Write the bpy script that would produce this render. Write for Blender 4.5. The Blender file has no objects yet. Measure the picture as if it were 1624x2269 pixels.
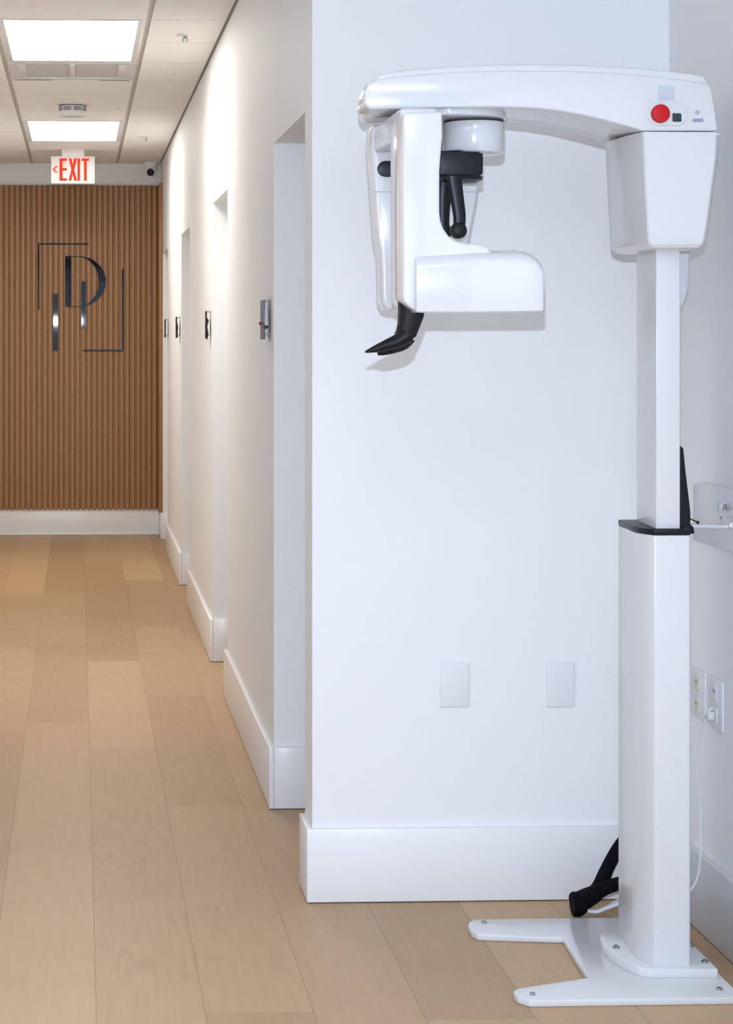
import bpy, bmesh, math, random
from mathutils import Vector, Matrix
random.seed(7)
C = bpy.context.scene.collection
scene = bpy.context.scene

# ------------------------------------------------------------------ camera
F = 4414.0; PX0, PY0 = 352.0, 745.0; EYE = 1.42
TH = math.atan((352 - 175) / F)                     # the camera is turned a little to the right
cam_d = bpy.data.cameras.new('camera'); cam = bpy.data.objects.new('camera', cam_d); C.objects.link(cam)
cam_d.sensor_fit = 'HORIZONTAL'; cam_d.sensor_width = 36.0
cam_d.lens = F * 36.0 / 1624
cam_d.shift_x = (812 - PX0) / 1624; cam_d.shift_y = (PY0 - 1134.5) / 1624
cam_d.clip_start = 0.05; cam_d.clip_end = 100
cam.location = (0, 0, EYE); cam.rotation_euler = (math.pi / 2, 0, -TH)
scene.camera = cam

# ------------------------------------------------------------------ world, exposure, lights
scene.view_settings.view_transform = 'Standard'; scene.view_settings.look = 'None'
scene.view_settings.exposure = 1.0; scene.view_settings.gamma = 1.0
scene.view_settings.use_curve_mapping = False
W = bpy.data.worlds.new('sky'); scene.world = W; W.use_nodes = True
W.node_tree.nodes['Background'].inputs[0].default_value = (0.62, 0.78, 1.0, 1)
W.node_tree.nodes['Background'].inputs[1].default_value = 1.0

def area(name, loc, target, size, size_y, power, col, spread=180):
    d = bpy.data.lights.new(name, 'AREA'); d.shape = 'RECTANGLE'; d.size = size; d.size_y = size_y
    d.energy = power; d.color = col; d.spread = math.radians(spread)
    o = bpy.data.objects.new(name, d); C.objects.link(o); o.location = loc
    o.rotation_euler = (Vector(target) - Vector(loc)).to_track_quat('-Z', 'Y').to_euler()
    return o
# daylight through the big window behind the photographer, and the flash on top of the camera
area('window_daylight', (0.2, -3.3, 1.55), (0.6, 5, 1.2), 3.2, 1.9, 9, (0.66, 0.79, 1.0))
area('camera_flash', (-0.01, 0.02, EYE + 0.215), (0.75, 5, 1.45), 0.036, 0.022, 49, (0.68, 0.80, 1.0))
TROFFER = 7.8; COOL_FILL = 3.8

# ------------------------------------------------------------------ measuring helpers
cT, sT = math.cos(TH), math.sin(TH)
def P(px, py, Y):
    a = (px - PX0) / F; b = -(py - PY0) / F
    dx, dy = a * cT + sT, -a * sT + cT
    t = Y / dy
    return Vector((dx * t, Y, EYE + b * t))
def PF(px, py, z=0.0):
    a = (px - PX0) / F; b = -(py - PY0) / F
    t = (z - EYE) / b
    return Vector(((a * cT + sT) * t, (-a * sT + cT) * t, z))
def PX_(px, py, X):                                 # the point on the plane x = X
    a = (px - PX0) / F; b = -(py - PY0) / F
    t = X / (a * cT + sT)
    return Vector((X, (-a * sT + cT) * t, EYE + b * t))
def xz(pts, Y): return [(P(x, y, Y).x, P(x, y, Y).z) for x, y in pts]

# ------------------------------------------------------------------ materials
def mat(name, col, rough=0.5, metal=0.0, coat=0.0, spec=0.5, emit=None, estr=0.0):
    m = bpy.data.materials.new(name); m.use_nodes = True
    b = m.node_tree.nodes['Principled BSDF']
    b.inputs['Base Color'].default_value = (*col, 1); b.inputs['Roughness'].default_value = rough
    b.inputs['Metallic'].default_value = metal; b.inputs['Coat Weight'].default_value = coat
    b.inputs['Coat Roughness'].default_value = 0.06
    b.inputs['Specular IOR Level'].default_value = spec
    if emit: b.inputs['Emission Color'].default_value = (*emit, 1); b.inputs['Emission Strength'].default_value = estr
    return m
def bumped(m, scale, strength, dist=0.001, detail=3, stretch=(1, 1, 1), colvar=0.0):
    nt = m.node_tree; N = nt.nodes; L = nt.links; b = N['Principled BSDF']
    tc = N.new('ShaderNodeTexCoord'); mp = N.new('ShaderNodeMapping'); mp.inputs['Scale'].default_value = stretch
    nz = N.new('ShaderNodeTexNoise'); nz.inputs['Scale'].default_value = scale; nz.inputs['Detail'].default_value = detail
    bp = N.new('ShaderNodeBump'); bp.inputs['Strength'].default_value = strength; bp.inputs['Distance'].default_value = dist
    L.new(tc.outputs['Object'], mp.inputs['Vector']); L.new(mp.outputs[0], nz.inputs['Vector'])
    L.new(nz.outputs['Fac'], bp.inputs['Height']); L.new(bp.outputs[0], b.inputs['Normal'])
    if colvar:
        c = tuple(b.inputs['Base Color'].default_value)[:3]
        r = N.new('ShaderNodeValToRGB')
        r.color_ramp.elements[0].position = 0.3; r.color_ramp.elements[1].position = 0.7
        r.color_ramp.elements[0].color = (*[v * (1 - colvar) for v in c], 1)
        r.color_ramp.elements[1].color = (*[min(1, v * (1 + colvar)) for v in c], 1)
        L.new(nz.outputs['Fac'], r.inputs[0]); L.new(r.outputs[0], b.inputs['Base Color'])
    return m
M = {}
M['wall'] = bumped(mat('wall_paint', (0.86, 0.86, 0.86), 0.6, spec=0.25), 260, 0.08)
M['trim'] = bumped(mat('trim_gloss_paint', (0.85, 0.85, 0.85), 0.28), 60, 0.02)
M['tile'] = bumped(mat('mineral_fibre_tile', (0.87, 0.85, 0.82), 0.95), 120, 0.5, 0.002, 5, (1, 1, 1), 0.03)
M['grid'] = bumped(mat('ceiling_grid_metal', (0.66, 0.64, 0.61), 0.5), 100, 0.02)
M['plastic'] = bumped(mat('gloss_white_plastic', (0.69, 0.69, 0.70), 0.16, coat=0.4), 30, 0.001)
M['powder'] = bumped(mat('white_powder_coat', (0.69, 0.69, 0.70), 0.24, coat=0.2), 300, 0.03)
M['black'] = bumped(mat('black_plastic', (0.003, 0.0045, 0.009), 0.38, spec=0.3), 200, 0.06)
M['rubber'] = bumped(mat('black_rubber', (0.004, 0.004, 0.006), 0.5, spec=0.3), 200, 0.2)
M['sleeve'] = bumped(mat('black_braided_sleeve', (0.002, 0.002, 0.004), 0.9, spec=0.15), 500, 0.6, 0.002)
M['mirror'] = bumped(mat('black_mirror_acrylic', (0.008, 0.010, 0.018), 0.02, 0.0, 0.0, 0.22), 5, 0.002)
M['chrome'] = bumped(mat('polished_chrome', (0.72, 0.74, 0.78), 0.08, 1.0), 5, 0.01)
M['steel'] = bumped(mat('brushed_screw_steel', (0.38, 0.39, 0.42), 0.3, 1.0), 200, 0.05)
M['blue_reflection'] = bumped(mat('dark_chrome_blue_reflection', (0.10, 0.15, 0.30), 0.25, 0.5), 12, 0.03)  # the alcove's blue reflection is put into the base colour
M['red'] = bumped(mat('red_button_plastic', (0.55, 0.006, 0.012), 0.4, spec=0.25), 80, 0.02)
M['green'] = bumped(mat('green_display', (0.0, 0.012, 0.014), 0.25, emit=(0.0, 0.25, 0.16), estr=0.01), 40, 0.01)
M['digit'] = mat('display_digit', (0.03, 0.16, 0.10), 0.4, emit=(0.1, 0.7, 0.35), estr=0.03)
M['sticker'] = bumped(mat('pale_sticker', (0.54, 0.58, 0.64), 0.4), 90, 0.02)
M['print'] = bumped(mat('grey_printing', (0.45, 0.48, 0.55), 0.6), 90, 0.02)
M['ink'] = bumped(mat('violet_ink', (0.22, 0.24, 0.42), 0.5), 90, 0.02)
M['exit_red'] = mat('exit_red_letter', (0.80, 0.035, 0.012), 0.6, spec=0.1, emit=(1.0, 0.05, 0.01), estr=0.2)
M['exit_face'] = bumped(mat('exit_white_face', (0.90, 0.88, 0.85), 0.35), 80, 0.02)
M['plate'] = bumped(mat('outlet_plate', (0.77, 0.78, 0.79), 0.3), 80, 0.02)
M['ivory'] = bumped(mat('ivory_outlet', (0.72, 0.68, 0.56), 0.35), 80, 0.02)
M['cable'] = bumped(mat('white_cable', (0.75, 0.75, 0.73), 0.4), 80, 0.02)
M['vent'] = bumped(mat('vent_grey_metal', (0.60, 0.59, 0.575), 0.45), 80, 0.03)
M['redknob'] = bumped(mat('dark_red_tab', (0.25, 0.012, 0.015), 0.3), 80, 0.02)
M['light'] = mat('lit_diffuser', (1, 1, 1), 0.5, emit=(1.0, 0.95, 0.885), estr=TROFFER)
M['cool_fill'] = mat('cool_fill_diffuser', (1, 1, 1), 0.5, emit=(0.72, 0.84, 1.0), estr=COOL_FILL)  # for the unseen panels added to brighten the near room
M['glass'] = mat('window_glass', (1, 1, 1), 0.0); M['glass'].node_tree.nodes['Principled BSDF'].inputs['Transmission Weight'].default_value = 1.0
M['gap'] = bumped(mat('dark_gap', (0.03, 0.03, 0.035), 0.8), 80, 0.02)

def plank_material():
    m = bpy.data.materials.new('oak_plank_floor'); m.use_nodes = True
    nt = m.node_tree; N = nt.nodes; L = nt.links; b = N['Principled BSDF']
    def math_(op, a, c=None, cl=False):
        n = N.new('ShaderNodeMath'); n.operation = op; n.use_clamp = cl
        for i, v in enumerate((a, c)):
            if v is None: continue
            if isinstance(v, (int, float)): n.inputs[i].default_value = v
            else: L.new(v, n.inputs[i])
        return n.outputs[0]
    tc = N.new('ShaderNodeTexCoord'); sp = N.new('ShaderNodeSeparateXYZ'); L.new(tc.outputs['Object'], sp.inputs[0])
    X, Y = sp.outputs['X'], sp.outputs['Y']
    wd, ln = 0.2286, 1.85
    u = math_('DIVIDE', math_('SUBTRACT', X, 0.036), wd); row = math_('FLOOR', u); fu = math_('FRACT', u)
    wn = N.new('ShaderNodeTexWhiteNoise'); wn.noise_dimensions = '1D'; L.new(math_('ADD', row, 41.3), wn.inputs['W'])
    v = math_('ADD', math_('DIVIDE', Y, ln), math_('MULTIPLY', wn.outputs['Value'], 5.0)); col = math_('FLOOR', v); fv = math_('FRACT', v)
    cb = N.new('ShaderNodeCombineXYZ'); L.new(row, cb.inputs[0]); L.new(col, cb.inputs[1])
    w2 = N.new('ShaderNodeTexWhiteNoise'); w2.noise_dimensions = '2D'; L.new(cb.outputs[0], w2.inputs['Vector'])
    tone = N.new('ShaderNodeValToRGB'); L.new(w2.outputs['Value'], tone.inputs[0])
    e = tone.color_ramp.elements
    e[0].color = (0.390, 0.245, 0.127, 1); e[1].color = (0.500, 0.332, 0.182, 1)
    k = e.new(0.5); k.color = (0.450, 0.290, 0.153, 1)
    # grain, stretched along the planks and shifted per plank
    sh = N.new('ShaderNodeCombineXYZ')
    L.new(math_('ADD', math_('MULTIPLY', X, 1.0), math_('MULTIPLY', w2.outputs['Value'], 37.0)), sh.inputs[0])
    L.new(math_('ADD', math_('MULTIPLY', Y, 0.09), math_('MULTIPLY', w2.outputs['Value'], 11.0)), sh.inputs[1])
    g = N.new('ShaderNodeTexNoise'); g.inputs['Scale'].default_value = 55; g.inputs['Detail'].default_value = 5; L.new(sh.outputs[0], g.inputs['Vector'])
    g2 = N.new('ShaderNodeTexNoise'); g2.inputs['Scale'].default_value = 5.0; g2.inputs['Detail'].default_value = 2; L.new(sh.outputs[0], g2.inputs['Vector'])
    rings = math_('SINE', math_('MULTIPLY', g2.outputs['Fac'], 95.0))
    rings = math_('POWER', math_('ABSOLUTE', rings), 5.0)
    msk = N.new('ShaderNodeTexNoise'); msk.inputs['Scale'].default_value = 1.7; L.new(tc.outputs['Object'], msk.inputs['Vector'])
    mk = N.new('ShaderNodeMapRange'); L.new(msk.outputs['Fac'], mk.inputs[0]); mk.inputs[1].default_value = 0.5; mk.inputs[2].default_value = 0.66
    f = math_('ADD', math_('MULTIPLY', g.outputs['Fac'], 0.26), 0.90)
    f = math_('SUBTRACT', f, math_('MULTIPLY', math_('MULTIPLY', rings, mk.outputs[0]), 0.10))
    mx = N.new('ShaderNodeMix'); mx.data_type = 'RGBA'; mx.blend_type = 'MULTIPLY'; mx.inputs[0].default_value = 1
    cf = N.new('ShaderNodeCombineXYZ')
    for i in range(3): L.new(f, cf.inputs[i])
    L.new(tone.outputs[0], mx.inputs[6]); L.new(cf.outputs[0], mx.inputs[7])
    # seams
    su = math_('MULTIPLY', math_('MINIMUM', fu, math_('SUBTRACT', 1.0, fu)), wd)
    sv = math_('MULTIPLY', math_('MINIMUM', fv, math_('SUBTRACT', 1.0, fv)), ln)
    s = math_('MINIMUM', su, sv)
    sm = N.new('ShaderNodeMapRange'); L.new(s, sm.inputs[0]); sm.inputs[1].default_value = 0.0004; sm.inputs[2].default_value = 0.0016
    sm.inputs[3].default_value = 0.62; sm.inputs[4].default_value = 1.0
    m2 = N.new('ShaderNodeMix'); m2.data_type = 'RGBA'; m2.blend_type = 'MULTIPLY'; m2.inputs[0].default_value = 1
    c2 = N.new('ShaderNodeCombineXYZ')
    for i in range(3): L.new(sm.outputs[0], c2.inputs[i])
    L.new(mx.outputs[2], m2.inputs[6]); L.new(c2.outputs[0], m2.inputs[7])
    L.new(m2.outputs[2], b.inputs['Base Color'])
    b.inputs['Roughness'].default_value = 0.46
    bp = N.new('ShaderNodeBump'); bp.inputs['Strength'].default_value = 0.12; bp.inputs['Distance'].default_value = 0.001
    L.new(g.outputs['Fac'], bp.inputs['Height']); L.new(bp.outputs[0], b.inputs['Normal'])
    return m
M['floor'] = plank_material()
def slat_wood():
    m = bpy.data.materials.new('oak_slat_wood'); m.use_nodes = True
    N = m.node_tree.nodes; L = m.node_tree.links; b = N['Principled BSDF']
    tc = N.new('ShaderNodeTexCoord'); mp = N.new('ShaderNodeMapping'); mp.inputs['Scale'].default_value = (1, 1, 0.05)
    nz = N.new('ShaderNodeTexNoise'); nz.inputs['Scale'].default_value = 260; nz.inputs['Detail'].default_value = 4
    L.new(tc.outputs['Object'], mp.inputs['Vector']); L.new(mp.outputs[0], nz.inputs['Vector'])
    r = N.new('ShaderNodeValToRGB'); L.new(nz.outputs['Fac'], r.inputs[0])
    r.color_ramp.elements[0].position = 0.28; r.color_ramp.elements[1].position = 0.75
    r.color_ramp.elements[0].color = (0.335, 0.158, 0.052, 1); r.color_ramp.elements[1].color = (0.39, 0.198, 0.072, 1)
    L.new(r.outputs[0], b.inputs['Base Color']); b.inputs['Roughness'].default_value = 0.42
    return m
M['slat'] = slat_wood()
M['backing'] = bumped(mat('dark_backing_board', (0.23, 0.105, 0.042), 0.7), 80, 0.05)
M['bead'] = bumped(mat('pale_oak_bead', (0.50, 0.28, 0.13), 0.4), 200, 0.05)

# ------------------------------------------------------------------ mesh helpers
def link(name, bm, m, parent=None, smooth=35):
    bmesh.ops.recalc_face_normals(bm, faces=bm.faces[:])
    me = bpy.data.meshes.new(name); bm.to_mesh(me); bm.free()
    for p in me.polygons: p.use_smooth = True
    me.set_sharp_from_angle(angle=math.radians(smooth))
    me.materials.append(m)
    o = bpy.data.objects.new(name, me); C.objects.link(o)
    if parent:
        o.parent = parent
        loc = Vector((0, 0, 0)); p = parent
        while p: loc += p.location; p = p.parent
        me.transform(Matrix.Translation(-loc))
    return o
def struct(name, bm, m, parent=None):
    o = link(name, bm, m, parent)
    if not parent: o['kind'] = 'structure'
    return o
def thing(name, label, cat, loc=(0, 0, 0), group=None):
    o = bpy.data.objects.new(name, None); C.objects.link(o); o.location = loc; o.empty_display_size = 0.1
    o['label'] = label; o['category'] = cat
    if group: o['group'] = group
    return o
def tag(o, label, cat, group=None):
    o['label'] = label; o['category'] = cat
    if group: o['group'] = group
    return o
def merge(bm, other):
    me = bpy.data.meshes.new('tmp'); other.to_mesh(me); other.free(); bm.from_mesh(me); bpy.data.meshes.remove(me); return bm
def do_bevel(bm, w, seg=3, ang=28):
    if w <= 0: return
    bmesh.ops.recalc_face_normals(bm, faces=bm.faces[:])
    ed = [e for e in bm.edges if len(e.link_faces) == 2 and e.calc_face_angle(0) > math.radians(ang)]
    bmesh.ops.bevel(bm, geom=ed, offset=w, segments=seg, profile=0.5, affect='EDGES', clamp_overlap=True)
def rings(rs, cap=True, bev=0, seg=3, ang=28, bm=None):
    b = bmesh.new(); vs = [[b.verts.new(p) for p in r] for r in rs]
    n = len(rs[0])
    for a, c in zip(vs[:-1], vs[1:]):
        for i in range(n): b.faces.new((a[i], a[(i + 1) % n], c[(i + 1) % n], c[i]))
    if cap: b.faces.new(vs[0][::-1]); b.faces.new(vs[-1])
    do_bevel(b, bev, seg, ang)
    return merge(bm, b) if bm else b
def box(x0, x1, y0, y1, z0, z1, bev=0, bm=None, seg=2):
    return rings([[(x0, y0, z), (x1, y0, z), (x1, y1, z), (x0, y1, z)] for z in (z0, z1)], bev=bev, seg=seg, bm=bm)
def pxz(pts, y0, y1, bev=0, bm=None, seg=3, ang=28): return rings([[(x, y, z) for x, z in pts] for y in (y0, y1)], bev=bev, bm=bm, seg=seg, ang=ang)
def pxy(pts, z0, z1, bev=0, bm=None, seg=3, ang=28): return rings([[(x, y, z) for x, y in pts] for z in (z0, z1)], bev=bev, bm=bm, seg=seg, ang=ang)
def pyz(pts, x0, x1, bev=0, bm=None, seg=3): return rings([[(x, y, z) for y, z in pts] for x in (x0, x1)], bev=bev, bm=bm, seg=seg)
def lathe(c, prof, axis='z', n=32, bm=None):      # prof: (radius, height along the axis)
    rs = []
    for r, h in prof:
        r = max(r, 1e-5)
        ring = []
        for i in range(n):
            a = 2 * math.pi * i / n; u, v = r * math.cos(a), r * math.sin(a)
            ring.append({'z': (c[0] + u, c[1] + v, c[2] + h), 'y': (c[0] + u, c[1] + h, c[2] + v), 'x': (c[0] + h, c[1] + u, c[2] + v)}[axis])
        rs.append(ring)
    return rings(rs, bm=bm)
def smooth_path(pts, k=6):
    pts = [Vector(p) for p in pts]; out = []
    for i in range(len(pts) - 1):
        p0 = pts[max(i - 1, 0)]; p1 = pts[i]; p2 = pts[i + 1]; p3 = pts[min(i + 2, len(pts) - 1)]
        for j in range(k):
            t = j / k
            out.append(0.5 * ((2 * p1) + (-p0 + p2) * t + (2 * p0 - 5 * p1 + 4 * p2 - p3) * t * t + (-p0 + 3 * p1 - 3 * p2 + p3) * t ** 3))
    out.append(pts[-1]); return out
def tube(pts, r, n=12, k=6, bm=None, flat=1.0, ref=(0, 1, 0)):     # r: number or list per point; flat scales along ref
    P_ = smooth_path(pts, k); m = len(P_)
    rr = r if isinstance(r, (list, tuple)) else [r] * len(pts)
    R = []
    for i in range(m):
        s = i / (m - 1) * (len(pts) - 1); a = min(int(s), len(pts) - 2); t = s - a
        R.append(rr[a] * (1 - t) + rr[a + 1] * t)
    ref = Vector(ref); rs = []
    for i in range(m):
        d = (P_[min(i + 1, m - 1)] - P_[max(i - 1, 0)]).normalized()
        v = (ref - d * ref.dot(d))
        if v.length < 1e-3: v = Vector((1, 0, 0)) - d * d.x
        v.normalize(); u = d.cross(v)
        rs.append([tuple(P_[i] + u * R[i] * math.cos(2 * math.pi * j / n) + v * R[i] * flat * math.sin(2 * math.pi * j / n)) for j in range(n)])
    return rings(rs, bm=bm)
def rrect(x0, x1, y0, y1, r, n=6):
    out = []
    for cx, cy, a0 in ((x1 - r, y1 - r, 0), (x0 + r, y1 - r, 90), (x0 + r, y0 + r, 180), (x1 - r, y0 + r, 270)):
        for i in range(n + 1):
            a = math.radians(a0 + 90 * i / n); out.append((cx + r * math.cos(a), cy + r * math.sin(a)))
    return out

# ------------------------------------------------------------------ the rooms
WX = 0.585                 # face of the corridor's right wall
WF = 4.98                  # face of the wall behind the machine
RX = 1.49                  # face of the alcove's right wall
WE = 14.27                 # end wall
CZ = 2.654                 # ceiling
DH = 2.0                   # door heads
WT = 0.16                  # corridor wall thickness
CL = -0.95                 # corridor's left wall
BH = 0.1855; BT = 0.015    # baseboard
BACK = -3.6
doors = [(5.14, 5.97), (7.83, 8.68), (10.52, 11.35), (13.12, 13.90)]

struct('floor', box(-2.6, RX + 0.15, BACK - 0.2, WE + 0.2, -0.08, 0), M['floor'])
struct('wall_front', box(WX, RX + 0.0, WF, WF + 0.16, 0, CZ), M['wall'])
b = bmesh.new()
y = WF + 0.16
for i, (a, c) in enumerate(doors):
    if a > y + 0.001: box(WX, WX + WT, y, a, 0, CZ, bm=b)
    box(WX, WX + WT, a, c, DH, CZ, bm=b)
    y = c
box(WX, WX + WT, y, WE, 0, CZ, bm=b)
struct('wall_corridor_right', b, M['wall'])
struct('wall_right', box(RX, RX + 0.15, BACK, WF + 0.16, 0, CZ), M['wall'])
struct('wall_corridor_left', box(CL - 0.15, CL, WF, WE, 0, CZ), M['wall'])
struct('wall_front_left', box(-2.45, CL - 0.15, WF, WF + 0.15, 0, CZ), M['wall'])
struct('wall_left', box(-2.6, -2.45, BACK, WF + 0.15, 0, CZ), M['wall'])
struct('wall_end', box(CL - 0.15, WX + WT, WE, WE + 0.15, 0, CZ), M['wall'])
# back wall with the big daylight window
wx0, wx1, wz0, wz1 = -1.5, 1.2, 0.55, 2.35
b = box(-2.6, wx0, BACK - 0.15, BACK, 0, CZ); box(wx1, RX + 0.15, BACK - 0.15, BACK, 0, CZ, bm=b)
box(wx0, wx1, BACK - 0.15, BACK, 0, wz0, bm=b); box(wx0, wx1, BACK - 0.15, BACK, wz1, CZ, bm=b)
struct('wall_back', b, M['wall'])
wf = bmesh.new()
for x0, x1, z0, z1 in ((wx0, wx0 + .05, wz0, wz1), (wx1 - .05, wx1, wz0, wz1), (wx0, wx1, wz0, wz0 + .05), (wx0, wx1, wz1 - .05, wz1), (-.18, -.12, wz0, wz1)):
    box(x0, x1, BACK - 0.11, BACK - 0.05, z0, z1, bm=wf)
win = struct('window_1', wf, M['trim'])
link('window_pane', box(wx0 + .04, wx1 - .04, BACK - .085, BACK - .080, wz0 + .04, wz1 - .04), M['glass'], win)

# door leaves set deep in the openings
for i, (a, c) in enumerate(doors):
    d = struct('door_%d' % (i + 1), box(WX + WT - 0.04, WX + WT - 0.002, a + 0.002, c - 0.002, 0.004, DH - 0.002, 0.001), M['trim'])

# ceiling: lay-in tiles in a recessed grid
gx0 = P(-16, 45, 7.76).x; gx1 = P(330, 45, 7.76).x
gx = [gx0 - 0.61, gx0, gx1, gx1 + 0.61]
gy0 = PX_(330, 46, gx1).y
gy0 = 7.76
struct('ceiling', box(-2.6, RX + .15, BACK - .15, WE + .15, CZ + 0.012, CZ + 0.09), M['grid'])
ky = [gy0 + 0.61 * k for k in range(-20, 12)]
LIGHTS = (gy0, gy0 + 0.61 * 6)                       # two fixtures, each two tiles long
VENT = gy0 + 0.61 * 2
b = bmesh.new()
g = 0.011
xs = [gx0 - 0.61 * 4, gx0 - 0.61 * 3, gx0 - 0.61 * 2, gx0 - 0.61, gx0, gx1, gx1 + 0.61, gx1 + 1.22, gx1 + 1.83]
for i in range(len(xs) - 1):
    for y0 in ky:
        y1 = y0 + 0.61; x0, x1 = xs[i], xs[i + 1]
        if i == 4 and any(L0 - .01 < y0 < L0 + .7 for L0 in LIGHTS + (gy0 - 0.61 * 16,)): continue
        if i in (2, 5) and -.01 < y0 - (gy0 - 0.61 * 11) < .7: continue
        if i == 2 and -.01 < y0 - (gy0 - 0.61 * 8) < .7: continue
        if i == 4 and abs(y0 - VENT) < .01: continue
        lo, hi = (-2.45, RX) if y0 < WF - .3 else (CL, WX)
        X0, X1, Y0, Y1 = max(x0 + g, lo), min(x1 - g, hi - (0.012 if hi == WX and x1 > hi else 0)), y0 + .006, y1 - .006
        Y1 = min(Y1, WE - 0.01); Y0 = max(Y0, BACK)
        if X1 - X0 < 0.02 or Y1 - Y0 < 0.02: continue
        box(X0, X1, Y0, Y1, CZ, CZ + 0.014, 0, bm=b)
struct('trim_1', b, M['tile'])

def baseboard(name, segs):
    b = bmesh.new()
    for s in segs: box(*s, 0.0025, BH, 0.002, bm=b, seg=2)
    return struct(name, b, M['trim'])
baseboard('baseboard_front', [(WX - BT, RX, WF - BT, WF)])
baseboard('baseboard_right', [(RX - BT, RX, BACK, WF - BT)])
sg = [(WX - BT, WX, WF, doors[0][0] - 0)]
for i, (a, c) in enumerate(doors):
    nxt = doors[i + 1][0] if i < 3 else WE
    sg.append((WX - BT, WX, c - BT, nxt + (BT if i < 3 else 0)))
    sg.append((WX, WX + WT - 0.042, c - BT, c))
    sg.append((WX, WX + WT - 0.042, a, a + BT))
baseboard('baseboard_corridor', sg)
baseboard('baseboard_left', [(CL, CL + BT, WF, WE)])
baseboard('baseboard_end', [(CL + BT, WX - BT, WE - 0.012, WE)])
struct('trim_2', box(CL + BT, WX - BT, WE - 0.028, WE - 0.012, 0, 0.014, 0.004), M['trim'])

# slatted oak cladding on the end wall, returning round the corner
sz0 = 0.178; sz1 = P(150, 412, WE).z
b = bmesh.new()
pitch = 0.0392; x = WX - 0.030
prof_w = 0.027
while x - prof_w > CL + .03:
    x0, x1 = x - prof_w, x
    pts = [(x0, WE - .009), (x0, WE - .020), (x0 + .004, WE - .024), (x1 - .004, WE - .024), (x1, WE - .020), (x1, WE - .009)]
    pxy(pts, sz0, sz1, bm=b)
    x -= pitch
box(WX - 0.024, WX - 0.0005, 13.935, WE - 0.001, sz0 - 0.0, sz1, 0.003, bm=b)
sp = link('slat_panel', b, M['slat'])
tag(sp, 'ribbed brown oak slat cladding covering the corridor end wall behind the monogram', 'wall panel')
bb = bmesh.new(); x = WX - 0.030
while x - prof_w > CL + .04:
    box(x - prof_w - .0068, x - prof_w - .0034, WE - .0195, WE - .009, sz0, sz1, bm=bb); x -= pitch
link('backing', box(CL + .03, WX - 0.001, WE - 0.010, WE - 0.001, sz0 + .001, sz1 - 0.001), M['backing'], sp)['label'] = 'dark backing between slats'
gb = link('groove_bead', bb, M['bead'], sp); gb['kind'] = 'stuff'; gb['label'] = 'thin paler beads in the grooves'
gap = link('slat_edge', box(CL + .03, WX - .03, WE - .0225, WE - .002, sz1, sz1 + .004), M['slat'], sp)

# ------------------------------------------------------------------ ceiling fittings
def troffer(y0, label, dx=0, m='light'):
    gx0_, gx1_ = gx0 + dx, gx1 + dx
    t = thing('ceiling_light', label, 'ceiling light', ((gx0_ + gx1_) / 2, y0 + 0.61, CZ), 'recessed light panels in the ceiling')
    y1 = y0 + 1.22; fr = 0.030
    b = bmesh.new(); z0, z1 = CZ - 0.002, CZ + 0.012
    X0, X1 = gx0_ + g, gx1_ - g
    box(X0, X0 + fr, y0 + .008, y1 - .008, z0, z1, 0.001, bm=b); box(X1 - fr, X1, y0 + .008, y1 - .008, z0, z1, 0.001, bm=b)
    box(X0 + fr, X1 - fr, y0 + .008, y0 + .03, z0, z1, 0.001, bm=b); box(X0 + fr, X1 - fr, y1 - .06, y1 - .008, z0, z1, 0.001, bm=b)
    link('frame', b, M['trim'], t)
    link('diffuser', box(X0 + fr, X1 - fr, y0 + .03, y1 - .06, CZ + .004, CZ + .010), M[m], t)
    return t
troffer(LIGHTS[0], 'large lit rectangular ceiling panel nearest the camera, in front of the ceiling vent')
troffer(LIGHTS[1], 'lit rectangular ceiling panel farther down the corridor, between smoke detector and EXIT sign')
troffer(gy0 - 0.61 * 11, 'added unseen cool fill panel in the ceiling between the photographer and the X-ray machine', dx=gx1 - gx0, m='cool_fill')  # out of view, added as cool fill for the alcove
troffer(gy0 - 0.61 * 16, 'added unseen cool fill panel in the ceiling behind the photographer', m='cool_fill')  # another unseen panel, added for ambient light
troffer(gy0 - 0.61 * 11, 'added unseen cool fill panel in the ceiling left of the photographer', dx=-1.22, m='cool_fill')  # unseen as well, added to fill from the left
troffer(gy0 - 0.61 * 8, 'added unseen cool fill panel in the ceiling left of the corridor entrance', dx=-1.22, m='cool_fill')  # unseen, added to brighten the right wall

t = thing('ceiling_vent', 'grey recessed slot vent in the ceiling just beyond the nearer light panel', 'vent', ((gx0 + gx1) / 2, VENT + .3, CZ))
X0, X1 = gx0 + g, gx1 - g
b = bmesh.new()
box(X0, X1, VENT + .008, VENT + .04, CZ - .003, CZ + .012, bm=b); box(X0, X1, VENT + .55, VENT + .602, CZ - .003, CZ + .012, bm=b)
box(X0, X0 + .045, VENT + .04, VENT + .55, CZ - .003, CZ + .012, bm=b); box(X1 - .045, X1, VENT + .04, VENT + .55, CZ - .003, CZ + .012, bm=b)
link('frame', b, M['plate'], t)
link('grille', box(X0 + .045, X1 - .045, VENT + .04, VENT + .55, CZ + .002, CZ + .010), M['vent'], t)
xm = (X0 + X1) / 2
link('centre_bar', pxy([(xm - .012, VENT + .04), (xm + .012, VENT + .04), (xm + .012, VENT + .49), (xm + .006, VENT + .52), (xm - .006, VENT + .52), (xm - .012, VENT + .49)], CZ - .006, CZ + .003, .001), M['plate'], t)
for sx in (X0 + .045, X1 - .08):
    link('damper_tab', box(sx, sx + .035, VENT + .10, VENT + .53, CZ - .004, CZ + .003, .001), M['plate'], t)
link('slot', box(X0 + .01, X0 + .19, VENT + .603, VENT + .611, CZ - .004, CZ + .008), M['gap'], t)
link('slot', box(X1 - .16, X1 - .02, VENT + .603, VENT + .611, CZ - .004, CZ + .008), M['gap'], t)

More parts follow.
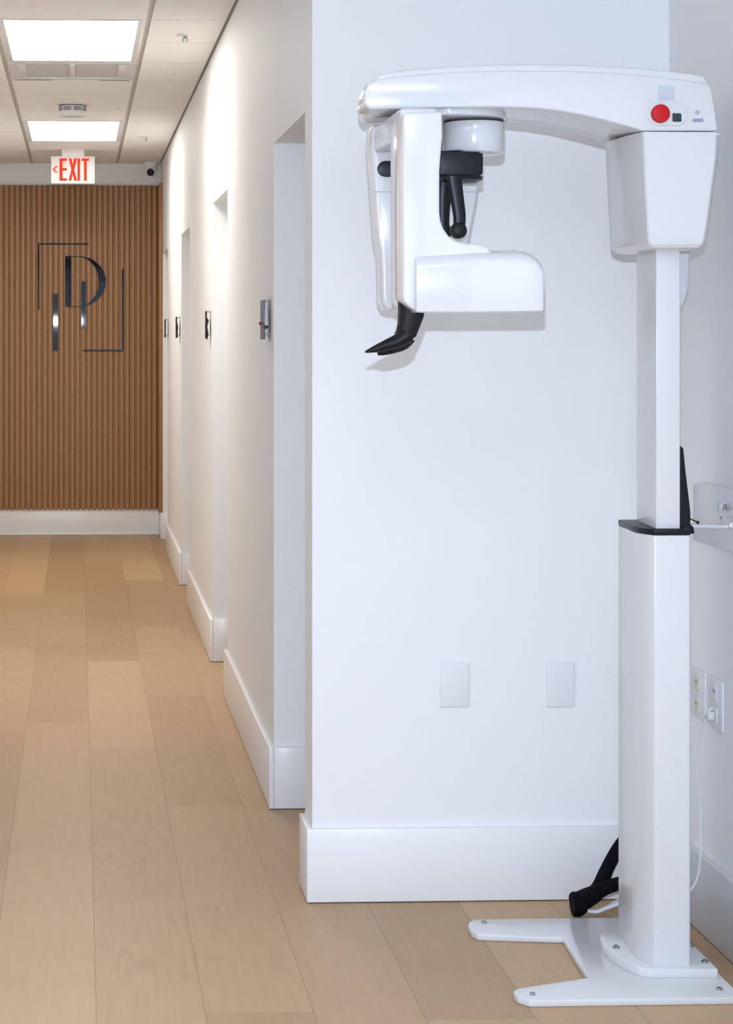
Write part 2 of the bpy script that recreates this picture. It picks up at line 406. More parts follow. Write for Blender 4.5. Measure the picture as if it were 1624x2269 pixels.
# smoke detector
c = P(161, 236, 10.62); cx, cy = c.x, 10.62
t = thing('smoke_detector', 'round white smoke detector on the ceiling between the two light panels', 'smoke detector', (cx, cy, CZ))
link('mounting_base', lathe((cx, cy, CZ), [(0.0, .002), (.082, .002), (.082, -.004), (.070, -.008), (0, -.008)]), M['plate'], t)
link('shadow_gap', lathe((cx, cy, CZ), [(0, -.004), (.074, -.004), (.074, -.0095), (0, -.0095)]), M['gap'], t)
link('body', lathe((cx, cy, CZ), [(0, -.009), (.070, -.009), (.072, -.014), (.0715, -.034), (.070, -.050), (.061, -.064), (.03, -.069), (0, -.069)]), M['trim'], t)
for k in range(8):
    a0 = 2 * math.pi * k / 8 + .06; a1 = a0 + 2 * math.pi / 8 - .16
    for zz in (-.018, -.025, -.032):
        rs = []
        for s in range(7):
            a = a0 + (a1 - a0) * s / 6; r0, r1 = .069, .0728
            rs.append([(cx + r0 * math.cos(a), cy + r0 * math.sin(a), CZ + zz), (cx + r1 * math.cos(a), cy + r1 * math.sin(a), CZ + zz), (cx + r1 * math.cos(a), cy + r1 * math.sin(a), CZ + zz - .003), (cx + r0 * math.cos(a), cy + r0 * math.sin(a), CZ + zz - .003)])
        if zz == -.018: b = rings(rs)
        else: rings(rs, bm=b)
    link('vent_slots', b, M['gap'], t)

def sprinkler(px, py, label):
    a = (px - PX0) / F; bb = -(py - PY0) / F; tt = (CZ - EYE) / bb
    x, y = (a * cT + sT) * tt, (-a * sT + cT) * tt
    t = thing('fire_sprinkler', label, 'sprinkler', (x, y, CZ), 'pendent sprinklers in the corridor ceiling')
    link('escutcheon', lathe((x, y, CZ), [(0, .001), (.038, .001), (.037, -.003), (.022, -.007), (0, -.007)]), M['plate'], t)
    b = lathe((x, y, CZ), [(0, -.005), (.009, -.005), (.009, -.016), (.006, -.018), (0, -.018)], n=16)
    tube([(x - .006, y, CZ - .015), (x - .011, y, CZ - .024), (x - .003, y, CZ - .034)], .0022, 8, bm=b)
    tube([(x + .006, y, CZ - .015), (x + .011, y, CZ - .024), (x + .003, y, CZ - .034)], .0022, 8, bm=b)
    link('frame_arms', b, M['steel'], t)
    link('deflector', lathe((x, y, CZ), [(0, -.033), (.014, -.034), (.014, -.036), (0, -.037)], n=20), M['plate'], t)
sprinkler(410, 76, 'white ceiling sprinkler beside the nearer light panel, close to the wall')
sprinkler(322, 303, 'small white ceiling sprinkler beside the farther light panel')

# exit sign
Y = 13.2
c = P(161, 376, Y)
t = thing('exit_sign', 'white EXIT sign with red letters and left arrow hung from the ceiling', 'sign', (c.x, Y, CZ))
p0, p1 = P(113, 406.5, Y), P(210, 346.5, Y)
link('canopy', box(P(137, 0, Y).x, P(186.5, 0, Y).x, Y - .02, Y + .08, p1.z - .002, CZ + .006, .002), M['exit_face'], t)
link('housing', pxz(rrect(p0.x, p1.x, p0.z, p1.z, .006), Y, Y + .04, .002), M['exit_face'], t)
def q(pts): return xz([(113 + (x - 458) / 4.06, 346.2 + (y - 1405) / 4.06) for x, y in pts], Y)
L_ = {'letter_e': [(535, 1425), (600, 1425), (600, 1447), (562, 1447), (562, 1512), (600, 1512), (600, 1534), (562, 1534), (562, 1603), (600, 1603), (600, 1625), (535, 1625)],
      'letter_x': [(618, 1425), (643, 1425), (654, 1487), (666, 1425), (690, 1425), (667, 1524), (692, 1625), (666, 1625), (653, 1562), (641, 1625), (616, 1625), (641, 1524)],
      'letter_i': [(697, 1425), (719, 1425), (719, 1625), (697, 1625)],
      'letter_t': [(735, 1425), (800, 1425), (800, 1447), (779, 1447), (779, 1625), (755, 1625), (755, 1447), (735, 1447)],
      'arrow': [(472, 1524), (503, 1495), (519, 1495), (489, 1524), (519, 1553), (503, 1553)]}
for n_, pts in L_.items(): link(n_, pxz(q(pts), Y - .002, Y + .001), M['exit_red'], t)

# security camera under the ceiling in the corner
Y = 14.12
c = P(336, 381, Y)
t = thing('security_camera', 'small white dome security camera with black lens above the wood panelling', 'camera', (c.x, Y, CZ))
link('mount', lathe((c.x, Y, 0), [(0, CZ + .003), (.050, CZ + .003), (.051, CZ - .006), (.049, CZ - .026), (.042, CZ - .040), (0, CZ - .042)]), M['trim'], t)
b = bmesh.new(); bmesh.ops.create_uvsphere(b, u_segments=28, v_segments=18, radius=.043)
bmesh.ops.translate(b, verts=b.verts, vec=(c.x - .004, Y - .012, CZ - .060)); link('ball', b, M['trim'], t)
b = lathe((c.x - .010, Y - .040, CZ - .074), [(0, -.018), (.020, -.018), (.026, -.012), (.026, .010), (0, .010)], 'y', 24)
link('lens', b, M['black'], t)

# ------------------------------------------------------------------ monogram on the slats
Y = WE - 0.024
o0 = P(178, 660, Y)
t = thing('wall_monogram', 'glossy black letter monogram with thin corner brackets on wood slats', 'logo', (o0.x, Y, o0.z))
def mono(name, pts, th=.010): return link(name, pxz(xz(pts, Y), Y - th, Y, .0006, seg=1), M['mirror'], t)
mono('corner_bracket', [(84, 539), (196, 539), (196, 542), (87.2, 542), (87.2, 687), (84, 687)], .008)
mono('corner_bracket', [(270, 596), (273.4, 596), (273.4, 778), (184, 778), (184, 775), (270, 775)], .008)
mono('short_bar', [(180, 624), (190.5, 624), (190.5, 726), (180, 726)], .016)
lb = xz([(118, 651), (128.6, 651), (128.6, 777), (118, 777)], Y)          # leans very slightly, so the flash glints in it
link('long_bar', rings([[(x, Y - .010 + (x - lb[0][0]) * -.0115 * -1, z) for x, z in lb], [(x, Y, z) for x, z in lb]]), M['mirror'], t)
# the letter D: stem, hairlines and a bowl that swells to the right
mono('letter_stem', [(145, 567.5), (158, 567.5), (158, 680), (145, 680)])
out, inn = [], []
for i in range(41):
    a = math.radians(90 - 180 * i / 40)
    out.append((172 + 62.5 * math.cos(a), 623.8 - 56.2 * math.sin(a)))
    inn.append((172 + 47.0 * math.cos(a), 623.8 - 55.2 * math.sin(a)))
b = bmesh.new()
def quadring(pts2, Y0, Y1): return [(x, yy, z) for x, z in pts2 for yy in (Y0,)]
th = .010
oo = [(158, 567.6)] + out + [(158, 680)]; ii = [(158, 568.8)] + inn + [(158, 678.8)]
rs = []
for (a_, b_) in zip(oo, ii):
    A = P(a_[0], a_[1], Y); B = P(b_[0], b_[1], Y)
    rs.append([(A.x, Y - th, A.z), (B.x, Y - th, B.z), (B.x, Y, B.z), (A.x, Y, A.z)])
link('letter_bowl', rings(rs), M['mirror'], t)

# ------------------------------------------------------------------ room signs on the corridor wall, seen edge-on
def room_sign(y, label, style=0):
    zt, zb = 1.532, 1.410; xw = WX
    t = thing('room_sign', label, 'sign', (xw, y, (zt + zb) / 2), 'chrome room signs along the corridor wall')
    xp = xw - .0185
    yy0, yy1 = y + .005, y + (.125 if style != 1 else .09)
    link('sign_plate', pyz([(yy0, zb + .004), (yy0 + .004, zb), (yy1, zb), (yy1, zt), (yy0 + .004, zt), (yy0, zt - .004)], xp - .004, xp, .0008, seg=1), M['blue_reflection' if style == 0 else 'black'], t)
    for zz in (zt - .004, zb + .016):
        link('standoff', lathe((xp, y + .012, zz), [(0, 0), (.0028, 0), (.0028, .0185), (0, .0185)], 'x', 14), M['steel'], t)
    if style == 0:
        link('side_knob', lathe((xp - .016, y + .03, 1.459), [(0, -.001), (.0045, 0), (.0055, .004), (.0045, .008), (.002, .009), (.002, .013), (0, .013)], 'x', 16), M['redknob'], t)
        link('clip', pyz([(y + .002, 1.446), (y + .03, 1.442), (y + .03, 1.449), (y + .002, 1.453)], xp - .006, xp + .010, .0008, seg=1), M['black'], t)
    if style == 1:
        b = tube([(xp - .002, y + .01, 1.50), (xp + .002, y + .01, 1.488), (xp - .002, y + .01, 1.47), (xp - .001, y + .01, 1.455), (xp + .0, y + .01, 1.43), (xp - .002, y + .01, 1.408)], [.003, .006, .005, .0035, .007, .004], 12, bm=None)
        link('numeral', b, M['black'], t)
        link('wire_clip', tube([(xp + .001, y + .01, 1.409), (xp + .003, y + .01, 1.400), (xp + .006, y + .01, 1.398), (xp + .005, y + .01, 1.408)], .0009, 8), M['steel'], t)
    if style == 2:
        link('numeral', tube([(xp - .002, y + .01, 1.50), (xp + .0005, y + .01, 1.47), (xp - .001, y + .01, 1.44), (xp - .002, y + .01, 1.412)], [.003, .005, .004, .006], 12), M['black'], t)
room_sign(doors[0][1] + .075, 'chrome room sign with dark red knob by the nearest doorway', 0)
room_sign(doors[1][1] + .12, 'dark wavy metal room sign beside the second doorway from the camera', 1)
room_sign(doors[2][1] + .13, 'small black metal room sign beside the third doorway from the camera', 2)
room_sign(13.0, 'thin black room sign nearest the wood slat wall', 3)

# ------------------------------------------------------------------ plates on the walls
def blank(px0, px1, py0, py1, label):
    a, c = P(px0, py1, WF), P(px1, py0, WF)
    t = thing('blank_plate', label, 'wall plate', ((a.x + c.x) / 2, WF, (a.z + c.z) / 2), 'blank cover plates behind the X-ray machine')
    link('cover', pxz(rrect(a.x, c.x, a.z, c.z, .003), WF - .0055, WF, .002), M['plate'], t)
    for s in (.25, .75):
        z = a.z + (c.z - a.z) * s
        link('screw', lathe(((a.x + c.x) / 2, WF - .0055, z), [(0, .001), (.0028, .001), (.0026, -.0005), (0, -.0007)], 'y', 14), M['plate'], t)
blank(974.5, 1038.5, 1465.5, 1566, 'blank white cover plate low on the wall, left of the two')
blank(1209.5, 1271.5, 1465.5, 1566, 'blank white cover plate low on the wall, right one nearer the machine column')

z0, z1 = .503, .620
def outlet(ya, yb, label, m, kind):
    t = thing('wall_outlet', label, 'outlet', (RX, (ya + yb) / 2, .56), 'electrical outlets behind the machine column')
    link('cover', pyz(rrect(ya, yb, z0, z1, .003), RX - .006, RX, .002), M['plate'], t)
    ym = (ya + yb) / 2
    for zc in (.588, .535):
        s = link('socket', pyz(rrect(ym - .017, ym + .017, zc - .020, zc + .020, .004), RX - .009, RX - .005, .0015), m, t)
        if kind == 0 or zc > .55:
            for dy in (-.006, .006): link('slot', box(RX - .0095, RX - .0085, ym + dy - .001, ym + dy + .001, zc, zc + .008), M['gap'], s)
    return ym
ym1 = outlet(4.545, 4.645, 'white outlet plate with a white cable plugged in, nearer the camera', M['plate'], 1)
ym2 = outlet(4.672, 4.78, 'ivory outlet plate half hidden behind the machine column', M['ivory'], 0)

# white power cable hanging from the outlet
t = thing('power_cable', 'thin white power cable hanging from the outlet down behind the column', 'cable', (RX, ym1, .53))
link('plug', pyz(rrect(ym1 - .010, ym1 + .010, .525, .545, .004), RX - .026, RX - .009, .004), M['cable'], t)
Yk = 4.62
ch = [P(1579, 1568, ym1 + .0), P(1566, 1580, 4.60), P(1553, 1602, 4.62), P(1542, 1660, 4.63), P(1543, 1705, 4.63), P(1550, 1760, 4.63), P(1552, 1830, 4.62), P(1551.5, 1900, 4.60), P(1545, 1945, 4.60), P(1528, 1974, 4.60), P(1500, 1985, 4.62), P(1470, 2000, 4.66)]
link('cord', tube(ch, .0028, 10), M['cable'], t)

# wall bracket tying the column to the right wall
t = thing('wall_bracket', 'white steel wall bracket with chrome bolt tying the column to the right wall', 'bracket', (RX, 4.55, 1.0))
zb0 = PX_(1537, 1194, RX).z; zb1 = PX_(1624, 1083, RX).z
link('wall_plate', pyz([(4.25, zb0), (4.76, zb0), (4.76, zb1 - .01), (4.70, zb1), (4.25, zb1)], RX - .007, RX, .002), M['powder'], t)
pr0 = P(1528, 1166, 4.52); pr1 = P(1614, 1167, 4.50)
link('rod', tube([pr0, (pr0 + pr1) / 2, pr1, P(1622, 1164, 4.49), (RX - .008, 4.47, pr1.z + .006)], .006, 14), M['powder'], t)
kb = P(1590, 1123, 4.60); kb = PX_(1590, 1123, RX - .03)
bo = link('bolt', lathe((RX - .007, kb.y, kb.z), [(0, 0), (.011, 0), (.011, -.006), (.0075, -.007), (.0075, -.014), (0, -.015)], 'x', 6), M['chrome'], t)
link('bolt_cross', box(RX - .030, RX - .028, kb.y - .002, kb.y + .002, kb.z - .014, kb.z + .014), M['steel'], t)
kb2 = PX_(1599, 1152, RX - .02)
link('clip', tube([(RX - .014, kb2.y + .02, kb2.z + .004), (RX - .022, kb2.y, kb2.z + .006), (RX - .022, kb2.y - .008, kb2.z - .012)], .0018, 8), M['steel'], t)

# ------------------------------------------------------------------ the X-ray machine
pan = thing('x_ray_machine', 'tall white panoramic dental X-ray machine standing on a forked floor plate', 'x-ray machine', (1.30, 4.45, 0))
def part(name, bm, m, parent=None, label=None, smooth=35):
    o = link(name, bm, m, parent or pan, smooth)
    if label: o['label'] = label
    return o
# floor plate
TB = 0.016
top = [(1036.5, 2051), (1040, 2042), (1050, 2036.5), (1261, 2034), (1390, 2032.5)]
pts = [PF(x, y, TB) for x, y in top]
rx = PF(1593.5, 2157, TB).x
yb = pts[-1].y
poly = [(p.x, p.y) for p in pts] + [(rx, yb)]
fy = PF(1300, 2214, TB).y
poly += [(rx, fy)]
for x, y in [(1172, 2214), (1158, 2211), (1146, 2207), (1138, 2200), (1137, 2196), (1145, 2189.5), (1301.5, 2166), (1247, 2076), (1058, 2069.5), (1044, 2062)]:
    p = PF(x, y, TB); poly.append((p.x, p.y if y < 2213 else fy))
part('base_plate', pxy(poly, 0.0, TB, .0035, seg=2, ang=15), M['powder'])
def screw(px, py, z, r=.007):
    p = PF(px, py, z)
    o = part('bolt', lathe((p.x, p.y, z), [(0, -.001), (r, -.001), (r, .003), (r * .75, .005), (0, .005)], n=20), M['steel'])
    link('hex_socket', lathe((p.x, p.y, z), [(0, .0052), (r * .45, .0052), (r * .45, .0046), (0, .0046)], n=6), M['gap'], o)
screw(1072, 2044.5, TB, .006); screw(1179.5, 2204, TB, .006); screw(1594, 2193, TB)
# flange on the plate
TF = TB + .020
fl = [(1591, 2147), (1440, 2147), (1415, 2142), (1385, 2130), (1355, 2112), (1336, 2093), (1328.5, 2076), (1333, 2066), (1345, 2062)]
fp = [PF(x, y, TF) for x, y in fl]
poly = [(p.x, p.y) for p in fp]; poly.append((fp[0].x, fp[-1].y + .01))
part('column_foot', pxy(poly, TB - .0005, TF, .003, seg=2, ang=20), M['powder'])
screw(1365, 2100, TF, .008); screw(1530, 2096, TF, .007); screw(1562, 2132, TF, .008)
# outer column
Yc = 4.325
xr = P(1531, 1600, Yc).x; xl = P(1450, 1600, Yc).x
col = [(xr, Yc + .004), (xr - .004, Yc), (xl, Yc), (P(1433, 1300, Yc + .022).x, Yc + .022), (P(1418, 1300, Yc + .044).x, Yc + .044), (P(1406, 1300, Yc + .070).x, Yc + .070), (P(1398, 1300, Yc + .10).x, Yc + .10), (P(1391.5, 1300, Yc + .14).x, Yc + .14), (P(1391, 1300, Yc + .15).x, Yc + .23), (xr, Yc + .23)]
zr0 = P(1451, 1186.5, Yc).z; zr1 = P(1451, 1172.5, Yc).z
part('outer_column', pxy(col, TF - .001, zr0, .0025, seg=3, ang=25), M['powder'], smooth=30)
cxm = sum(p[0] for p in col) / len(col); cym = sum(p[1] for p in col) / len(col)
ring = [(cxm + (x - cxm) * 1.012, cym + (y - cym) * 1.008) for x, y in col]
part('collar', pxy(ring, zr0, zr1, .003, seg=2, ang=25), M['black'], label='black collar')
# inner column
Yi = Yc + .016
x0 = P(1453.5, 900, Yi).x; x1 = P(1507, 900, Yi).x; x2 = P(1410.5, 900, Yi + .20).x
inner = [(x1, Yi), (x0, Yi), (x2, Yi + .20), (x2 + .01, Yi + .215), (x1, Yi + .215)]
zh = P(1470, 553, Yi).z
part('inner_column', pxy(inner, zr1 - .002, zh + .05, .003, seg=3, ang=20), M['powder'], smooth=25)
# header box below the arm
Ya = 4.28; Yb = 4.57
def hdr(pxl, pxr, py, dl=0, inset=0):
    l, r = P(pxl, py, Ya), P(pxr, py, Ya); z = l.z
    s = .006
    return [(r.x - s, Ya + inset, z), (l.x + s * .6, Ya + inset, z), (l.x, Ya + s * .6 + inset, z), (l.x - .013 + dl, Ya + .09, z), (l.x - .018 + dl, Yb - .05, z), (l.x - .008 + dl, Yb - .012, z), (l.x + .01, Yb, z), (r.x - .01, Yb, z), (r.x, Yb - .03, z), (r.x + .001, Ya + .05, z), (r.x, Ya + s + inset, z)]
hr = [hdr(1425, 1592, 292), hdr(1427, 1589, 350), hdr(1430, 1579, 424), hdr(1434, 1569, 498), hdr(1436, 1564, 530), hdr(1439, 1560, 541, inset=.002), hdr(1444, 1553, 548, .005, .007), hdr(1452, 1542, 552, .010, .018)]
hb = rings(hr)
part('header_housing', hb, M['plastic'], smooth=22)
# fin / cable cover behind the column on the right
part('rear_cover', pxz(xz([(1480, 545), (1529, 545), (1524, 640), (1516, 668), (1508, 682), (1480, 690)], Yb - .08), Yb - .08, Yb - .02, .003), M['plastic'])
# black cable boot at the collar, right rear
bt = [P(1500, 985, 4.50), P(1509, 1040, 4.50), P(1514, 1100, 4.50), P(1517, 1150, 4.50), P(1518, 1172, 4.50)]
bo = part('cable_boot', pxz(xz([(1500, 985), (1508.5, 993), (1513, 1040), (1524, 1132), (1524, 1160), (1531, 1166), (1533, 1181), (1500, 1181)], 4.44), 4.42, 4.50, .002), M['rubber'], label='black tapered cable boot')
link('toggle_lever', tube([P(1522, 1146, 4.44), P(1534, 1152, 4.44), P(1543, 1156, 4.44)], .0015, 10), M['rubber'], bo)
b = bmesh.new(); bmesh.ops.create_icosphere(b, subdivisions=3, radius=.0035); bmesh.ops.translate(b, verts=b.verts, vec=P(1546, 1157.5, 4.44)); link('lever_ball', b, M['rubber'], bo)

# overhead arm
arm = [(806, 232), (806, 205), (814, 186), (832, 176), (870, 169), (950, 162), (1040, 157), (1130, 155), (1250, 156), (1350, 160), (1450, 168), (1520, 177), (1575, 187), (1580, 215), (1586, 250), (1591.5, 290.5),
       (1425, 290.5), (1395, 281.5), (1340, 267), (1290, 255), (1240, 246.5), (1190, 241), (1130, 238.5), (1060, 238), (960, 239), (880, 241), (820, 243)]
b = bmesh.new(); A = xz(arm, Ya)
xe = P(900, 200, Ya).x; xs0 = P(806, 200, Ya).x
def arm_ring(pts_, yy, amt): return [(x + amt * max(0, (xe - x) / (xe - xs0)), yy, z) for x, z in pts_]
part('overhead_arm', rings([arm_ring(A, Ya, 0), arm_ring(A, Ya + .14, .006), arm_ring(A, Yb, .030)], bev=.006, seg=3, ang=50), M['plastic'], smooth=28)
lid = [(822, 184), (845, 163), (900, 154), (1000, 146.5), (1090, 142.5), (1180, 141.5), (1270, 142.5), (1370, 147), (1460, 154), (1530, 162), (1560, 168), (1568, 179), (1568, 196), (1450, 180), (1300, 168), (1130, 165), (950, 172), (850, 180)]
part('arm_lid', rings([arm_ring(xz(lid, Ya), Ya + .004, 0), arm_ring(xz(lid, Ya), Yb - .01, .034)], bev=.005, seg=3, ang=50), M['plastic'], smooth=28)
# seam at the right end
part('seam_strip', box(P(1540, 288, Ya).x, P(1594, 288, Ya).x, Ya - .001, Yb - .02, P(0, 291.5, Ya).z - .001, P(0, 289.5, Ya).z), M['plastic'])
# control bezel with emergency button and display
def px_disc(px, py, rpx, prof, m, parent, name, n=40):
    c = P(px, py, Ya); r = rpx * Ya / F * 1.01
    return link(name, lathe((c.x, Ya, c.z), [(q_ * r, h) for q_, h in prof], 'y', n), m, parent)
def stad(x0, x1, y0, y1):
    a, c = P(x0, y1, Ya), P(x1, y0, Ya); r = (c.z - a.z) / 2 - .0003
    return rrect(a.x, c.x, a.z, c.z, r, 10)
bz = part('control_bezel', pxz(stad(1434, 1523, 226.5, 279.5), Ya - .004, Ya + .001, .002, ang=50), M['plastic'])
link('bezel_inset', pxz(stad(1437.5, 1519.5, 229.5, 276.5), Ya - .0055, Ya - .003, .0008, ang=50), M['powder'], bz)
px_disc(1458.5, 253.5, 20.5, [(0, -.004), (.9, -.004), (.92, -.010), (1.0, -.013), (1.0, -.020), (.9, -.0245), (.5, -.026), (0, -.0262)], M['red'], pan, 'emergency_button')['label'] = 'red emergency stop button'
ds = part('display', pxz(rrect(*[v for v in (P(1488, 0, Ya).x, P(1507.5, 0, Ya).x)], P(0, 264, Ya).z, P(0, 245, Ya).z, .002), Ya - .0075, Ya - .005, .0005), M['green'], label='small dark green display')
for px in (1495, 1503):
    seg_b = bmesh.new()
    for (x0, x1, y0, y1) in ((px - 2, px + 2, 252, 253), (px + 1.4, px + 2.2, 253, 256.5), (px - 2, px + 2, 256.3, 257.2), (px - 2.2, px - 1.4, 257, 261), (px - 2, px + 2, 260.3, 261.3)):
        a, c = P(x0, y1, Ya), P(x1, y0, Ya); box(a.x, c.x, Ya - .0079, Ya - .0073, a.z, c.z, bm=seg_b)
    link('digit', seg_b, M['digit'], ds)
# sticker with faint print
a, c = P(1457.5, 222, Ya), P(1494.5, 190, Ya)
st = part('sticker', box(a.x, c.x, Ya - .0006, Ya + .001, a.z, c.z), M['sticker'], label='pale printed sticker')
for (x0, x1, yy) in ((1459, 1474, 191), (1463, 1476, 205.5), (1460, 1480, 212), (1460, 1490, 216.5), (1460, 1471, 221), (1478, 1492, 218.5), (1477, 1491, 201)):
    a, c = P(x0, yy + .8, Ya), P(x1, yy, Ya); link('print_line', box(a.x, c.x, Ya - .0010, Ya - .0004, a.z, c.z), M['print'], st)
# round emblem and stroke mark
c = P(1544.5, 249.5, Ya); r0, r1 = .0035, .0046
rs = []
for i in range(33):
    a_ = 2 * math.pi * i / 32
    rs.append([(c.x + r * math.cos(a_), yy, c.z + r * math.sin(a_)) for r, yy in ((r0, Ya - .0008), (r1, Ya - .0008), (r1, Ya + .0002), (r0, Ya + .0002))])
em = part('emblem', rings(rs, cap=False), M['ink'], label='round violet emblem')
link('emblem_inner', lathe((c.x + .001, Ya, c.z + .0008), [(0, 0), (.0018, 0), (.0018, -.0007), (0, -.0007)], 'y', 16), M['ink'], em)
bm_ = bmesh.new()
xx = 1534.5
for w_ in (1.0, 1.6, 2.6, 1.2, 2.2, 2.4, 1.2, 1.8, 1.2):
    a, c = P(xx, 270.5, Ya), P(xx + w_, 263, Ya); box(a.x, c.x, Ya - .0008, Ya + .0002, a.z, c.z, bm=bm_); xx += w_ + 1.05
part('name_mark', bm_, M['ink'], label='row of violet printed strokes')

# ---- rotating unit
hc = P(1000, 250, 4.44)
part('turntable', lathe((P(996, 245, 4.43).x, 4.43, 0), [(0, 1.917), (.124, 1.917), (.125, 1.914), (.125, 1.905), (.122, 1.902), (0, 1.902)], n=64), M['plastic'])
b = lathe((P(1050, 250, 4.43).x, 4.43, 0), [(0, 1.903), (.060, 1.903), (.062, 1.899), (.0665, 1.897), (.068, 1.892), (.067, 1.838), (.064, 1.830), (.058, 1.826), (0, 1.826)], n=48)
part('hub', b, M['plastic'])
part('hub_gap', lathe((P(1050, 250, 4.43).x, 4.43, 0), [(0, 1.9035), (.0655, 1.9035), (.0655, 1.898), (0, 1.898)], n=48), M['gap'])
# yoke joining the two uprights under the turntable
xl_ = P(818, 300, 4.58).x
yk = [(4.16, 1.900), (4.61, 1.900), (4.63, 1.888), (4.63, 1.850), (4.60, 1.842), (4.30, 1.838), (4.24, 1.80), (4.16, 1.74)]
part('yoke', pyz(yk, xl_ + .004, P(962, 300, 4.2).x, .008, seg=4), M['plastic'], smooth=40)
# front upright, turning into the foot that carries the tube head
Yg = 4.10
fr = [(893, 249), (980, 246), (981, 300), (977, 345), (974.5, 380), (974.5, 470), (977, 490), (984, 508), (995, 523), (1010, 533), (1028, 538.5), (1062, 541), (1078, 546), (1086, 552), (1100, 600), (1100, 680), (1085, 692), (935, 693), (921, 690), (906, 680), (895, 668), (893, 655), (892, 450), (892, 330)]
part('front_upright', pxz(xz(fr, Yg), Yg, Yg + .165, .006, seg=4, ang=35), M['plastic'], smooth=40)
# tube head housing
def th_ring(px, ptop, pbot, yin, rad):
    x = P(px, 600, Yg - .02).x; zt_ = P(0, ptop, Yg - .02).z; zb_ = P(0, pbot, Yg - .02).z
    y0 = Yg - .022 + yin; y1 = Yg + .15 - yin; rad = min(rad, (zt_ - zb_) * .6)
    out = [(x, y1, zb_ + .006), (x, y1 - .006, zb_), (x, y0 + .006, zb_), (x, y0 + .0018, zb_ + .0018), (x, y0, zb_ + .006)]
    for i in range(9):
        a_ = math.radians(90 * i / 8); out.append((x, y0 + rad * 1.6 * (1 - math.cos(a_)), zt_ - rad + rad * math.sin(a_)))
    out += [(x, y1 - .02, zt_), (x, y1 - .006, zt_ - .006), (x, y1, zt_ - .02)]
    return out
part('tube_head', rings([th_ring(921.5, 566, 689.5, .004, .030), th_ring(923, 563, 691, .001, .030), th_ring(928, 561, 692, 0, .030), th_ring(1060, 553, 692, 0, .030), th_ring(1150, 550, 691, 0, .030), th_ring(1172, 553, 690.6, 0, .030), th_ring(1187, 560, 690.4, 0, .030), th_ring(1198, 570, 690, .001, .030), th_ring(1204, 578, 689.5, .003, .028), th_ring(1207, 586, 688, .008, .024), th_ring(1208, 594, 685, .015, .02)]), M['plastic'], smooth=40)
# rear upright (sensor side)
Yr = 4.53
ru = [(826, 275), (822.5, 330), (837, 525), (844.5, 560), (848, 668), (856, 686), (1000, 688), (1040, 525), (1058, 430), (1061, 398), (1066, 380), (1066, 300), (1060, 275)]
part('rear_upright', pxz(xz(ru, Yr), Yr, Yr + .10, .006, seg=3, ang=40), M['plastic'], smooth=45)
sb = box(P(828, 0, Yr).x, P(1061, 0, Yr).x, Yr - .0012, Yr + .004, P(0, 423.5, Yr).z, P(0, 421.8, Yr).z)
part('seam', sb, M['print'])
a, c = P(836, 392, Yr), P(892, 357, Yr)
part('sensor_window', pxz(rrect(a.x, c.x, a.z, c.z, (c.z - a.z) / 2 - .0002, 10), Yr - .006, Yr + .002, .0015, ang=50), M['black'], label='black oval sensor window')
a, c = P(828, 338, Yr), P(880, 331, Yr)
part('shadow_gap', pxz(rrect(a.x + .006, c.x, a.z, c.z, .0018, 4), Yr - .002, Yr + .002), M['print'])
# black head support with two temple clamps
Yk_ = 4.35
kp = [(973, 340), (977, 334), (1060, 336.5), (1068, 340), (1070.5, 350), (1070, 384), (1066, 389), (975, 389), (973, 384)]
ks = part('head_support', pxz(xz(kp, Yk_), Yk_, Yk_ + .10, .004, seg=3, ang=35), M['black'], label='black head support block', smooth=40)
b = lathe((P(1022, 392, 4.40).x, 4.40, 0), [(0, P(0, 385, Yk_).z), (.048, P(0, 385, Yk_).z), (.046, P(0, 392, Yk_).z), (.032, P(0, 398, Yk_).z), (0, P(0, 399, Yk_).z)], n=36)
link('support_underside', b, M['black'], ks)
link('support_neck', lathe((P(1025, 330, 4.42).x, 4.42, 0), [(0, 1.832), (.045, 1.832), (.045, 1.80), (0, 1.80)], n=32), M['black'], ks)
k1 = part('temple_clamp', tube([P(1003, 380, 4.36), P(1008, 410, 4.36), P(1014, 450, 4.36), P(1018, 480, 4.36), P(1017, 512, 4.36)], [.0170, .0165, .0150, .0140, .0125], 20, flat=.45), M['black'], label='black temple clamp')
cc = P(1016.5, 511, 4.355)
link('clamp_pad', lathe((cc.x, 4.365, cc.z), [(0, -.022), (.012, -.022), (.0165, -.019), (.0178, -.012), (.0178, .004), (.015, .009), (0, .009)], 'y', 32), M['rubber'], k1)
k2 = part('temple_clamp', tube([P(990, 380, 4.43), P(985, 420, 4.43), P(983, 460, 4.43), P(983, 490, 4.43), P(986, 512, 4.43)], [.018, .0170, .0145, .0130, .011], 20, flat=.45), M['black'], label='black temple clamp')
link('clamp_pad', tube([P(982, 496, 4.42), P(987, 511, 4.42), P(992, 526, 4.42)], [.013, .0125, .007], 18, flat=.7), M['rubber'], k2)
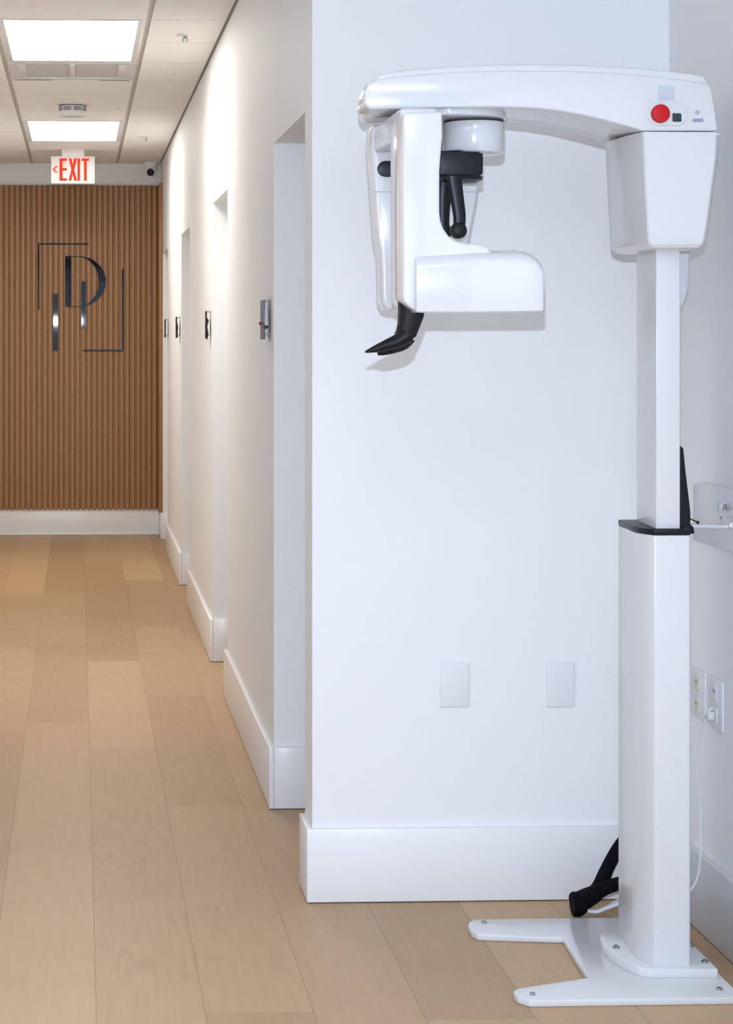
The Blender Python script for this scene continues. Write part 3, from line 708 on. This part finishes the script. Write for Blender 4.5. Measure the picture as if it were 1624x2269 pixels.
# black chin rest hanging below the front upright
Yn = 4.17
nk = [P(905, 676, Yn), P(906, 705, Yn), P(903, 735, Yn), P(893, 752, Yn)]
def hand_ring(pl, pr, y0, y1, d):
    a, c = P(*pl, Yn), P(*pr, Yn); out = []
    for i in range(20):
        an = 2 * math.pi * i / 20
        ca, sa = math.cos(an), math.sin(an)
        ca = math.copysign(abs(ca) ** .6, ca); sa = math.copysign(abs(sa) ** .6, sa)
        m_ = (a + c) / 2 + (c - a) / 2 * ca
        out.append((m_.x, Yn + sa * d, m_.z))
    return out
cr = part('chin_rest', rings([hand_ring((882.5, 668), (941, 680), 0, 0, .030), hand_ring((883, 690), (937, 703), 0, 0, .028), hand_ring((882, 715), (929, 724), 0, 0, .025), hand_ring((877, 738), (921, 744), 0, 0, .023), hand_ring((876, 748), (908, 757), 0, 0, .021)]), M['rubber'], label='black rubber chin rest', smooth=60)
link('finger_blade', tube([P(899, 744, Yn - .012), P(880, 756, Yn - .014), P(858, 764, Yn - .016), P(832, 773, Yn - .018), P(809, 780, Yn - .02)], [.018, .0150, .0120, .0078, .0016], 16, flat=1.3), M['rubber'], cr)
link('finger_blade', tube([P(904, 744, Yn + .012), P(891, 759, Yn + .014), P(871, 770, Yn + .016), P(852, 778, Yn + .018), P(836, 783, Yn + .02)], [.019, .0175, .0130, .0090, .0045], 16, flat=1.3), M['rubber'], cr)
link('joint_band', rings([hand_ring((875.5, 735), (922, 742), 0, 0, .0245), hand_ring((876, 740), (920, 747), 0, 0, .0245)]), M['rubber'], cr)

# ------------------------------------------------------------------ black cable bundle on the floor behind the column
zt = .035
E = PF(1275, 2003, .03)
t = thing('cable_bundle', 'black sleeved cable bundle looped on the floor behind the column', 'cable bundle', (E.x, E.y, 0))
Yq = E.y
def B(px, py, dy=0): return P(px, py, Yq + dy)
link('sleeve', tube([B(1274, 2003, -.01), B(1300, 1990), B(1325, 1972, .01), B(1345, 1925, .02), B(1370, 1880, .04), B(1400, 1840, .06)], [.026, .024, .020, .016, .016, .015], 18), M['sleeve'], t)
link('sleeve', tube([B(1285, 2006, -.015), B(1310, 1985, -.02), B(1340, 1968, -.02), B(1370, 1958, -.01), B(1410, 1945)], [.018, .020, .017, .016, .016], 18), M['sleeve'], t)
link('sleeve_end', tube([B(1267, 2004, -.012), B(1278, 2003, -.012), B(1290, 1998, -.01)], [.028, .031, .026], 20), M['sleeve'], t)
for k_, (dy, dz) in enumerate(((0, 0), (-.012, 3), (-.02, 7))):
    link('cable', tube([B(1292, 2014 + dz * .3, dy), B(1320, 2018 + dz * .4, dy), B(1345, 2010 + dz * .3, dy), B(1368, 1997 + dz, dy), B(1410, 1982 + dz, dy)], .0046, 10), M['cable'], t)
